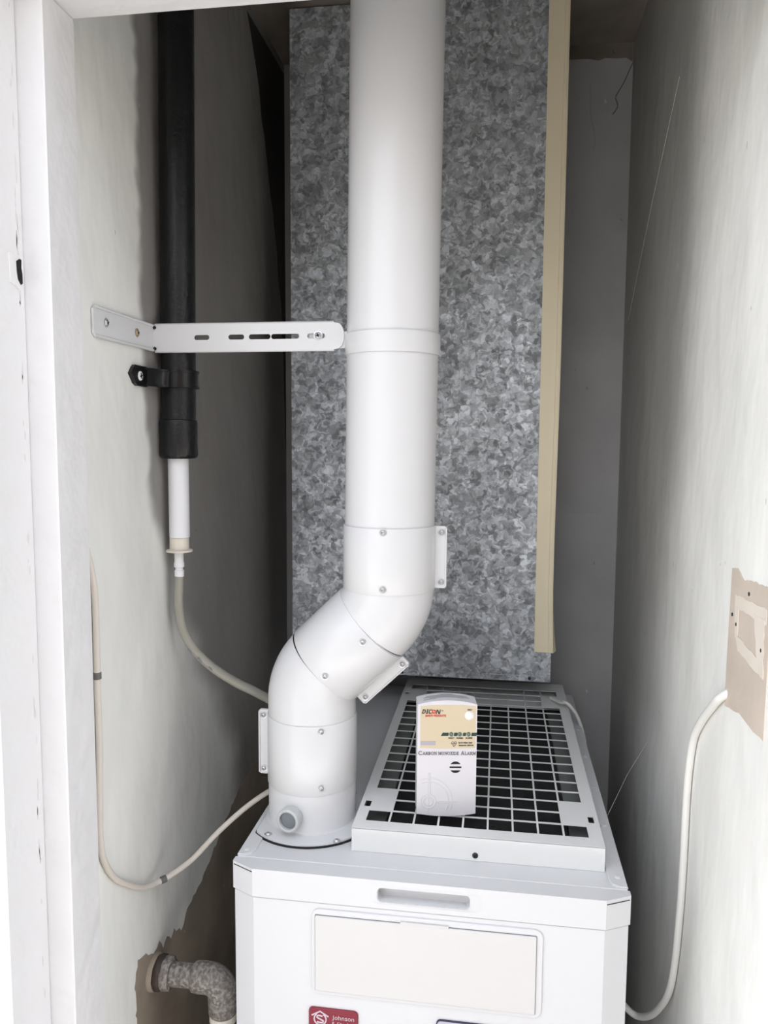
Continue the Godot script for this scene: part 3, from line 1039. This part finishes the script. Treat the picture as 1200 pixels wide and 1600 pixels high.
# ------------------------------------------------------------------ galvanised duct and its tape
func duct() -> void:
	var t := thing("air_duct", "galvanised sheet metal duct with a mottled spangle standing behind the flue", "duct", Vector3(-0.074, 1.0, -0.75))
	var zf := -0.64
	var yb := 1.0
	obj("front_sheet", bx(-0.349, 0.004, yb + 0.003, YC - 0.002, ZB + 0.004, zf, 0.0008), M.galv, t)
	obj("front_sheet", bx(0.001, 0.202, yb + 0.003, YC - 0.003, ZB + 0.005, zf - 0.0008, 0.0006), M.galv, t)
	var h := mb()
	box(h, Vector3(-0.349, yb, zf - 0.004), Vector3(0.202, yb + 0.0125, zf + 0.0018), 0.001)
	obj("bottom_hem", h, M.galv, t)
	for x in [-0.108, 0.159]:
		var d := mb()
		lathe(d, Vector3(x, yb + 0.007, zf + 0.0018), Vector3(0, 0, 1), [Vector2(0.0034, -0.001), Vector2(0.0032, 0.0012), Vector2(0.0012, 0.0018), Vector2(0, 0.0018)], 12)
		obj("rivet", d, M.grey_ink, t)
	# foil tape, stuck round the right-hand corner and peeling at the foot
	var tp := mb()
	var n := 40
	var rows := []
	for i in n + 1:
		var y := 1.064 + (YC - 0.004 - 1.064) * i / n
		var k := maxf(0.0, 1.0 - (y - 1.064) / 0.16)
		var peel := k * k
		var left := 0.1672 - 0.0015 * (y - 1.06)
		var right := 0.2000 + 0.0035 * peel + 0.003 * smoothstep(1.25, 1.7, y)
		var f0 := zf + 0.0004
		rows.append([Vector3(left, y, f0), Vector3(left, y, f0 + 0.0012), Vector3(right - 0.0075, y, f0 + 0.0014 + peel * 0.002), Vector3(right - 0.0058, y, f0 + 0.0032 + peel * 0.001), Vector3(right - 0.0012, y, f0 + 0.0034 + peel * 0.002), Vector3(right + 0.0024, y, f0 + 0.0022 + peel * 0.003), Vector3(right + 0.0030 + peel * 0.006, y, f0 - 0.012), Vector3(right + 0.0022 + peel * 0.006, y, f0 - 0.012), Vector3(right + 0.0020, y, f0 + 0.0005)])
	for i in n:
		for k in 9:
			var k1 := (k + 1) % 9
			var c: Vector3 = (rows[i][0] + rows[i][4] + rows[i + 1][0] + rows[i + 1][4]) / 4.0 - Vector3(0, 0, 0.001)
			quad(tp, rows[i][k], rows[i][k1], rows[i + 1][k1], rows[i + 1][k], c)
	for e in [0, n]:
		for k in range(1, 8):
			tri(tp, rows[e][0], rows[e][k], rows[e][k + 1], rows[1 if e == 0 else n - 1][0])
	var o := obj("edge_tape", tp, M.tape)
	tag(o, "long strip of cream tape down the right edge of the metal duct", "tape")

# ------------------------------------------------------------------ drain pipe on the left wall, its clip and hose
func drain() -> void:
	var z := -0.171
	var t := thing("drain_pipe", "black plastic drain pipe running down the left wall, stepping to a white end", "pipe", Vector3(-0.4, 1.284, z))
	var top := Vector3(-0.3875, YC - 0.004, z)
	var bot := Vector3(-0.3975, 1.535, z)
	var p := mb()
	tube(p, [top, bot], 0.0258, 40)
	obj("black_pipe", p, M.black, t)
	var s := mb()
	lathe(s, Vector3(-0.3985, 0, z), Vector3.UP, [Vector2(0.0, 1.4695), Vector2(0.0235, 1.4695), Vector2(0.0268, 1.471), Vector2(0.0290, 1.4755), Vector2(0.0282, 1.495), Vector2(0.0287, 1.524), Vector2(0.0278, 1.5275), Vector2(0.0262, 1.5285), Vector2(0.0262, 1.537), Vector2(0.0258, 1.5385)], 40)
	obj("black_socket", s, M.black, t)
	var w := mb()
	lathe(w, Vector3(-0.3998, 0, z), Vector3.UP, [Vector2(0.0, 1.348), Vector2(0.0152, 1.348), Vector2(0.0155, 1.350), Vector2(0.0155, 1.472)], 32)
	obj("white_pipe", w, M.upvc, t)
	var c := mb()
	lathe(c, Vector3(-0.4005, 0, z), Vector3.UP, [Vector2(0, 1.3255), Vector2(0.0195, 1.3255), Vector2(0.0202, 1.3268), Vector2(0.0195, 1.3285), Vector2(0.0150, 1.3295), Vector2(0.0146, 1.3475), Vector2(0, 1.3475)], 32)
	obj("end_bung", c, M.aged, t)
	var sp := mb()
	lathe(sp, Vector3(-0.4015, 0, z), Vector3.UP, [Vector2(0, 1.284), Vector2(0.0070, 1.284), Vector2(0.0074, 1.296), Vector2(0.0060, 1.2965), Vector2(0.0058, 1.3005), Vector2(0.0080, 1.302), Vector2(0.0078, 1.308), Vector2(0.0070, 1.3095), Vector2(0.0070, 1.3255)], 20)
	obj("hose_spigot", sp, M.upvc, t)

	# clip
	var k := thing("pipe_clip", "black plastic clip with one screw gripping the black pipe below the bracket", "pipe clip", Vector3(-0.42, 1.574, -0.14))
	var path := []
	var c2 := Vector2(-0.397, z)
	path.append(Vector2(-0.4225, -0.108))
	path.append(Vector2(-0.4175, -0.118))
	path.append(Vector2(-0.410, -0.136))
	for i in 15:
		var a := 1.75 - i * (1.75 + 0.75) / 14.0
		path.append(c2 + Vector2(cos(a), sin(a)) * 0.0282)
	var st := mb()
	ribbon(st, path, 0.003, 1.5755, 1.6015)
	ribbon(st, path, 0.0062, 1.5755, 1.5785)
	ribbon(st, path, 0.0062, 1.5985, 1.6015)
	obj("strap", st, M.gloss_black, k)
	var er := mb()
	var e := PackedVector2Array()
	for v in [[-0.064, 1.590], [-0.0735, 1.600], [-0.078, 1.603], [-0.113, 1.603], [-0.113, 1.574], [-0.084, 1.574], [-0.0765, 1.577], [-0.070, 1.584]]:
		e.append(Vector2(v[0], v[1]))
	prism(er, e, Vector3(-0.4190, 0, 0), Vector3(0, 0, 1), Vector3(0, 1, 0), Vector3(-0.006, 0, 0), 0.001)
	obj("wall_ear", er, M.gloss_black, k)
	var sc := mb()
	lathe(sc, Vector3(-0.4190, 1.588, -0.0895), Vector3(1, 0, 0), [Vector2(0.0068, -0.001), Vector2(0.0066, 0.001), Vector2(0.0052, 0.0018), Vector2(0.003, 0.002), Vector2(0.0028, 0.001), Vector2(0, 0.001)], 20)
	var so := obj("screw", sc, M.white_plug, k)
	var sx := mb()
	for q in [0.3, 0.3 + PI / 2]:
		box(sx, Vector3(-0.0004, -0.0007, -0.0042), Vector3(0.0004, 0.0007, 0.0042), 0.0, Transform3D(Basis(Vector3(1, 0, 0), q), Vector3(-0.4168, 1.588, -0.0895)))
	obj("cross_slot", sx, M.slot, so, true).position = Vector3.ZERO

	var hs := mb()
	tube(hs, curve([Vector3(-0.4015, 1.287, z), Vector3(-0.4023, 1.272, z), Vector3(-0.4035, 1.24, z), Vector3(-0.3985, 1.203, z - 0.002), Vector3(-0.3835, 1.170, z - 0.008), Vector3(-0.359, 1.139, z - 0.020), Vector3(-0.327, 1.112, z - 0.034), Vector3(-0.295, 1.09, z - 0.05), Vector3(-0.262, 1.063, z - 0.068), Vector3(-0.225, 1.02, z - 0.085), Vector3(-0.215, 0.96, z - 0.088), Vector3(-0.215, 0.924, z - 0.088)], 6), 0.0072, 20)
	var ho := obj("drain_hose", hs, M.hose)
	tag(ho, "translucent grey hose curving from the white pipe end to behind the flue", "hose")
	for q in [[-0.3835, 1.170, 0.0], [-0.372, 1.1535, -0.010], [-0.359, 1.139, -0.020]]:
		var bd := mb()
		box(bd, Vector3(-0.005, -0.0004, 0.0064), Vector3(0.005, 0.0016, 0.0075), 0.0, Transform3D(Basis(Vector3(0, 0, 1), -0.85), Vector3(q[0], q[1], z + q[2] + 0.001)))
		obj("printed_mark", bd, M.grey_face, ho)

# ------------------------------------------------------------------ iron pipe low on the left
func gas_pipe() -> void:
	var t := thing("iron_pipe", "corroded grey iron pipe with an elbow low on the left wall beside the boiler", "pipe", Vector3(-0.314, 0.0, -0.1))
	var y := 0.681
	var z := -0.1
	var o := Vector3(XL, y, z)
	var f := mb()
	lathe(f, o, Vector3(1, 0, 0), [Vector2(0.0275, 0.0), Vector2(0.0275, 0.004), Vector2(0.0255, 0.0075), Vector2(0.0, 0.0075)], 30)
	obj("wall_collar", f, M.bare, t)
	var n := mb()
	lathe(n, o, Vector3(1, 0, 0), [Vector2(0.0, 0.0065), Vector2(0.0245, 0.0065), Vector2(0.0262, 0.009), Vector2(0.0262, 0.0165), Vector2(0.0245, 0.019), Vector2(0.0, 0.019)], 8)
	obj("back_nut", n, M.dark_nut, t)
	var n2 := mb()
	lathe(n2, o, Vector3(1, 0, 0), [Vector2(0.0, 0.018), Vector2(0.0232, 0.018), Vector2(0.0245, 0.020), Vector2(0.0242, 0.029), Vector2(0.0225, 0.031), Vector2(0.0, 0.031)], 30)
	obj("locking_ring", n2, M.iron, t)
	var p := mb()
	lathe(p, o, Vector3(1, 0, 0), [Vector2(0.0175, 0.025), Vector2(0.0175, 0.085)], 30)
	obj("pipe_stub", p, M.iron, t)
	var e := mb()
	var pts := []
	var rr := []
	for v in [[0.064, 0.0175], [0.067, 0.0215], [0.074, 0.0228], [0.088, 0.0228]]:
		pts.append(o + Vector3(v[0], 0, 0))
		rr.append(v[1])
	for k in range(1, 9):
		var a := PI / 2 * k / 8.0
		pts.append(o + Vector3(0.088 + 0.0235 * sin(a), -0.0235 * (1 - cos(a)), 0))
		rr.append(0.0226)
	pts.append(o + Vector3(0.1115, -0.050, 0))
	rr.append(0.0222)
	pts.append(o + Vector3(0.1115, -0.053, 0))
	rr.append(0.0185)
	tube(e, pts, rr, 30)
	obj("elbow", e, M.iron, t)
	var r2 := mb()
	lathe(r2, o + Vector3(0.1115, 0, 0), Vector3.UP, [Vector2(0.0, -0.066), Vector2(0.0198, -0.066), Vector2(0.0208, -0.064), Vector2(0.0205, -0.053), Vector2(0.0, -0.053)], 30)
	obj("pipe_ring", r2, M.aged, t)
	var d := mb()
	lathe(d, o + Vector3(0.1115, 0, 0), Vector3.UP, [Vector2(0.0168, -0.68), Vector2(0.0168, -0.065)], 30)
	obj("down_pipe", d, M.iron, t)

# ------------------------------------------------------------------ cables and threads
func cables() -> void:
	var lc := thing("left_cable", "old cream cable hanging in a loop down the left wall beside the door jamb", "cable", Vector3(-0.42, 0.81, -0.03))
	var c := mb()
	var x := XL + 0.0048
	tube(c, curve([Vector3(x, 1.362, 0.066), Vector3(x, 1.335, 0.056), Vector3(x, 1.30, 0.0485), Vector3(x, 1.24, 0.0478), Vector3(x, 1.18, 0.0490), Vector3(x, 1.11, 0.0482), Vector3(x, 1.04, 0.0515), Vector3(x, 0.985, 0.053), Vector3(x, 0.945, 0.046), Vector3(x, 0.903, 0.018), Vector3(x, 0.866, -0.026), Vector3(x, 0.838, -0.068), Vector3(-0.414, 0.829, -0.096), Vector3(-0.402, 0.832, -0.107), Vector3(-0.375, 0.846, -0.135), Vector3(-0.34, 0.882, -0.158), Vector3(-0.305, 0.912, -0.180), Vector3(-0.275, 0.930, -0.203), Vector3(-0.245, 0.937, -0.235), Vector3(-0.20, 0.930, -0.265), Vector3(-0.19, 0.925, -0.30)], 6), 0.0042, 16)
	obj("sheath", c, M.cable, lc)
	var cp := mb()
	lathe(cp, Vector3(x, 1.195, 0.0487), Vector3.UP, [Vector2(0.0042, -0.0045), Vector2(0.0054, -0.004), Vector2(0.0054, 0.004), Vector2(0.0042, 0.0045)], 14)
	obj("cable_clip", cp, M.clip, lc)
	var cq := mb()
	lathe(cq, Vector3(-0.4065, 0.8305, -0.103), Vector3(0.55, 0.06, -0.6), [Vector2(0.0042, -0.0045), Vector2(0.0054, -0.004), Vector2(0.0054, 0.004), Vector2(0.0042, 0.0045)], 14)
	obj("cable_clip", cq, M.clip, lc)
	var fl := mb()
	tube(fl, curve([Vector3(XL + 0.001, 1.365, 0.060), Vector3(XL + 0.001, 1.33, 0.0475), Vector3(XL + 0.001, 1.29, 0.0435), Vector3(XL + 0.001, 1.25, 0.0440)], 4), 0.0022, 6)
	obj("filler_bead", fl, M.bare, lc)

	var rc := mb()
	var w := XR - 0.0058
	tube(rc, curve([Vector3(XR + 0.004, 1.205, 0.012), Vector3(w, 1.193, 0.002), Vector3(w, 1.17, -0.030), Vector3(w, 1.14, -0.068), Vector3(w, 1.104, -0.103), Vector3(w, 1.06, -0.120), Vector3(w, 1.003, -0.1285), Vector3(w, 0.93, -0.130), Vector3(w, 0.86, -0.134), Vector3(w, 0.80, -0.142), Vector3(w, 0.748, -0.152), Vector3(w - 0.001, 0.70, -0.166), Vector3(w - 0.004, 0.655, -0.190), Vector3(w - 0.012, 0.60, -0.232), Vector3(w - 0.026, 0.572, -0.262), Vector3(w - 0.042, 0.578, -0.268), Vector3(w - 0.058, 0.60, -0.268), Vector3(w - 0.07, 0.64, -0.268)], 6), 0.0052, 16)
	tag(obj("power_cable", rc, M.cable_white), "white cable leaving the bare patch on the right wall and hanging beside the boiler", "cable")
	var bc := mb()
	tube(bc, curve([Vector3(0.205, 0.962, -0.655), Vector3(0.222, 0.967, -0.615), Vector3(0.232, 0.972, -0.60), Vector3(0.243, 0.962, -0.60), Vector3(0.256, 0.942, -0.60), Vector3(0.268, 0.905, -0.60), Vector3(0.2745, 0.86, -0.60), Vector3(0.276, 0.80, -0.60), Vector3(0.276, 0.70, -0.60)], 6), 0.0034, 12)
	tag(obj("thin_cable", bc, M.cable_white), "thin white cable arching over the back right corner of the boiler", "cable")
	var w1 := mb()
	tube(w1, [Vector3(XR - 0.004, 2.072, -0.372), Vector3(XR - 0.0045, 1.93, -0.570), Vector3(XR - 0.004, 1.759, -0.786)], 0.00032, 5)
	tag(obj("cobweb_thread", w1, M.web), "long pale cobweb thread high on the right wall", "cobweb")
	var w2 := mb()
	tube(w2, [Vector3(0.259, 0.927, -0.21), Vector3(0.305, 0.955, -0.31), Vector3(XR - 0.002, 0.985, -0.405)], 0.0002, 5)
	tag(obj("cobweb_thread", w2, M.web), "short pale cobweb thread from the boiler edge to the right wall", "cobweb")

# ------------------------------------------------------------------ carbon monoxide alarm
func alarm() -> void:
	var t := thing("gas_alarm", "white upright carbon monoxide alarm with a cream label standing on the grille", "alarm", Vector3(0.0185, 0.9585, -0.130), 0.16)
	var hw := 0.0425
	var H := 0.1695
	var D := 0.034
	var yb := 0.006
	var out := PackedVector2Array()
	for k in 13:
		var u := -1.0 + 2.0 * k / 12.0
		out.append(Vector2(u * hw, yb - 0.004 * (1 - u * u)))
	for k in 13:
		var u := 1.0 - 2.0 * k / 12.0
		out.append(Vector2(u * hw, yb + H - 0.008 + 0.006 * (1 - u * u)))
	var b := mb()
	prism(b, out, Vector3(0, 0, D / 2), Vector3(1, 0, 0), Vector3(0, 1, 0), Vector3(0, 0, -D), 0.0028)
	var bo := obj("body", b, M.plastic, t, true)
	# mounting feet that keep it off the grille
	for x in [-0.034, -0.029, 0.026, 0.031]:
		var ft := mb()
		box(ft, Vector3(x, -0.0002, -0.004), Vector3(x + 0.0014, yb + 0.003, 0.004), 0.0003)
		obj("pin", ft, M.plastic, t, true)
	var zf := D / 2
	var top := yb + H - 0.008
	# label
	var lb := mb()
	var pw := 0.079
	var lp := PackedVector2Array()
	for k in 9:
		var u := -1.0 + 2.0 * k / 8.0
		lp.append(Vector2(u * pw / 2 + 0.0012, top - 0.0635 - 0.0012 * (1 - u * u)))
	for k in 9:
		var u := 1.0 - 2.0 * k / 8.0
		lp.append(Vector2(u * pw / 2 + 0.0012, top - 0.0025 + 0.0018 * (1 - u * u)))
	prism(lb, lp, Vector3(0, 0, zf + 0.0004), Vector3(1, 0, 0), Vector3(0, 1, 0), Vector3(0, 0, -0.0006))
	var lo := obj("label_panel", lb, M.cream, t, true)
	var zt := zf + 0.0006
	var X := func(px: float) -> float: return (px - 696.5) / 94.0 * 0.085      # photograph measure to face millimetres
	var Y := func(py: float) -> float: return top + 0.0025 - (py - 1099.0) / 176.0 * H
	var P := func(px: float, py: float) -> Vector3: return Vector3(X.call(px), Y.call(py), zt)
	var bold := font(false, 700)
	text("DIC", bold, P.call(664.5, 1112.0), 0.0135, 0.0062, M.ink, lo, "lettering", 0.25)
	text("N", bold, P.call(682.0, 1112.5), 0.0058, 0.0062, M.ink, lo, "lettering", 0.25)
	var oo := mb()
	var oring := []
	for k in 25:
		oring.append(P.call(675.0, 1112.3) + Vector3(cos(TAU * k / 24) * 0.0023, sin(TAU * k / 24) * 0.0023, -0.0002))
	tube(oo, oring, 0.0007, 6, false)
	box(oo, Vector3(-0.0042, -0.0003, -0.0002), Vector3(0.0042, 0.0003, 0.0002), 0.0, Transform3D(Basis(Vector3(0, 0, 1), 0.7), P.call(675.0, 1112.3)))
	obj("logo_ring", oo, M.red, lo, true)
	text("SAFETY PRODUCTS", bold, P.call(677.8, 1118.4), 0.0295, 0.0030, M.red, lo)
	text("TM", font(), P.call(688.5, 1111.0), 0.0022, 0.0012, M.grey_ink, lo)
	text("TEST", font(), P.call(731.5, 1109.6), 0.0066, 0.0024, M.grey_ink, lo)
	var bt := mb()
	lathe(bt, P.call(731.0, 1118.2), Vector3(0, 0, 1), [Vector2(0.0064, -0.0006), Vector2(0.0064, 0.0002), Vector2(0.0052, 0.0002), Vector2(0.0050, 0.0012), Vector2(0.0044, 0.0016), Vector2(0, 0.0017)], 28)
	obj("test_button", bt, M.upvc, t, true)
	# status bar and lamps
	var br := mb()
	var bars := [[686.5, 698.5, 4.0], [707.0, 712.5, 1.0], [721.0, 726.0, 1.0], [734.5, 743.0, 1.0]]
	for q in bars:
		var x0: float = X.call(q[0])
		var x1: float = X.call(q[1])
		var y0: float = Y.call(1149.3)
		var y1: float = Y.call(1144.2)
		prism(br, PackedVector2Array([Vector2(x0, y0), Vector2(x1, y0), Vector2(x1 + 0.0006, y1), Vector2(x0 + 0.0007 * q[2], y1)]), Vector3(0, 0, zt), Vector3(1, 0, 0), Vector3(0, 1, 0), Vector3(0, 0, -0.0004))
	obj("status_bar", br, M.green, lo, true)
	for px in [703.0, 716.5, 730.2]:
		var ld := mb()
		lathe(ld, P.call(px, 1146.6), Vector3(0, 0, 1), [Vector2(0.0032, -0.0006), Vector2(0.0030, 0.0006), Vector2(0.0018, 0.0013), Vector2(0, 0.0015)], 16)
		obj("indicator_lamp", ld, M.led, t, true)
	text("FAULT", bold, P.call(703.0, 1152.6), 0.0082, 0.0024, M.ink, lo)
	text("POWER", bold, P.call(716.6, 1152.6), 0.0095, 0.0024, M.ink, lo)
	text("ALARM", bold, P.call(730.8, 1152.3), 0.0095, 0.0024, M.ink, lo)
	var wn := mb()
	var wc: Vector3 = P.call(666.5, 1160.3)
	box(wn, wc + Vector3(-0.0108, -0.0030, -0.0004), wc + Vector3(0.0108, 0.0030, 0.0), 0.0002)
	obj("date_window", wn, M.window, lo, true)
	# heart and triangle approval mark
	var hm := mb()
	var hc: Vector3 = P.call(707.5, 1161.5)
	var hl := []
	for q in [[0, -0.0042], [-0.0034, 0.0004], [-0.0036, 0.0026], [-0.0018, 0.0036], [0, 0.0022], [0.0018, 0.0036], [0.0036, 0.0026], [0.0034, 0.0004], [0, -0.0042]]:
		hl.append(hc + Vector3(q[0], q[1], -0.0001))
	tube(hm, hl, 0.00032, 5)
	tube(hm, [hc + Vector3(-0.0034, 0.0006, -0.0001), hc + Vector3(0.0034, 0.0006, -0.0001)], 0.0003, 5)
	tube(hm, [hc + Vector3(0.0012, 0.0018, -0.0001), hc + Vector3(-0.0010, -0.0002, -0.0001), hc + Vector3(0.0008, -0.0018, -0.0001)], 0.0003, 5)
	obj("approval_mark", hm, M.ink, lo, true)
	text("BS EN 50291: 2001", bold, P.call(725.5, 1159.6), 0.0195, 0.0021, M.ink, lo)
	text("Licence No. KM51170", bold, P.call(726.5, 1163.6), 0.0210, 0.0021, M.ink, lo)
	text("C", font(true), Vector3(X.call(654.2), Y.call(1175.6), zf + 0.0003), 0.0048, 0.0056, M.grey_ink, bo)
	text("ARBON", font(true), Vector3(X.call(669.3), Y.call(1176.0), zf + 0.0003), 0.0208, 0.0044, M.grey_ink, bo)
	text("MONOXIDE", font(true), Vector3(X.call(699.0), Y.call(1176.0), zf + 0.0003), 0.0295, 0.0044, M.grey_ink, bo)
	text("A", font(true), Vector3(X.call(721.3), Y.call(1175.4), zf + 0.0003), 0.0050, 0.0056, M.grey_ink, bo)
	text("LARM", font(true), Vector3(X.call(733.5), Y.call(1176.0), zf + 0.0003), 0.0158, 0.0044, M.grey_ink, bo)
	# sounder slots in a round
	var sc := Vector3(X.call(710.5), Y.call(1197.5), zf)
	var full := disc(0.0085, 32)
	for q in [[0.0046, 0.009], [-0.0012, 0.0012], [-0.009, -0.0046]]:
		var clip := PackedVector2Array([Vector2(-0.01, q[0]), Vector2(0.01, q[0]), Vector2(0.01, q[1]), Vector2(-0.01, q[1])])
		var part := Geometry2D.intersect_polygons(full, clip)
		if part.size():
			var ss := mb()
			prism(ss, part[0], sc + Vector3(0, 0, 0.0003), Vector3(1, 0, 0), Vector3(0, 1, 0), Vector3(0, 0, -0.0006))
			obj("sounder_slot", ss, M.slot, bo, true)
	# raised cross-hair moulding
	var cm := mb()
	var cc := Vector3(X.call(668.0), Y.call(1250.0), zf - 0.0001)
	for r in [0.0064, 0.0105]:
		var rg := []
		for k in 37:
			rg.append(cc + Vector3(cos(TAU * k / 36) * r, sin(TAU * k / 36) * r, 0))
		tube(cm, rg, 0.0008, 8, false)
	for r in [0.0290, 0.0345]:
		var rg := []
		for k in 25:
			var a := -0.72 + (0.72 + 1.95) * k / 24.0
			var q := cc + Vector3(cos(a) * r, sin(a) * r, 0)
			if q.x > -hw + 0.003 and q.y > yb + 0.003:
				rg.append(q)
		tube(cm, rg, 0.0008, 8)
	for q in [[0.0, -0.017, 0.0, 0.042], [0.0022, 0.011, 0.0022, 0.042], [0.0105, 0.0, 0.043, 0.0], [0.0105, -0.002, 0.030, -0.002]]:
		tube(cm, [cc + Vector3(q[0], q[1], 0), cc + Vector3(q[2], q[3], 0)], 0.0008, 8)
	obj("cross_hair_moulding", cm, M.plastic, bo, true)
	# small print on the sloping top
	var tl := mb()
	for k in 5:
		var l: float = [0.020, 0.060, 0.066, 0.050, 0.018][k]
		var x: float = [0.0, 0.0, 0.0, 0.0, -0.024][k]
		var n := int(l / 0.0022)
		for i in n:
			var px := x - l / 2 + l * (i + 0.5) / n
			var yy := top - 0.0001 + 0.006 * (1 - pow(px / hw, 2.0))
			box(tl, Vector3(px - 0.0008, yy - 0.0008, D / 2 - 0.028 + k * 0.0042), Vector3(px + 0.0007, yy + 0.00035, D / 2 - 0.0266 + k * 0.0042))
	var pr := obj("small_print", tl, M.grey_ink, bo, true)
	pr.set_meta("kind", "stuff")
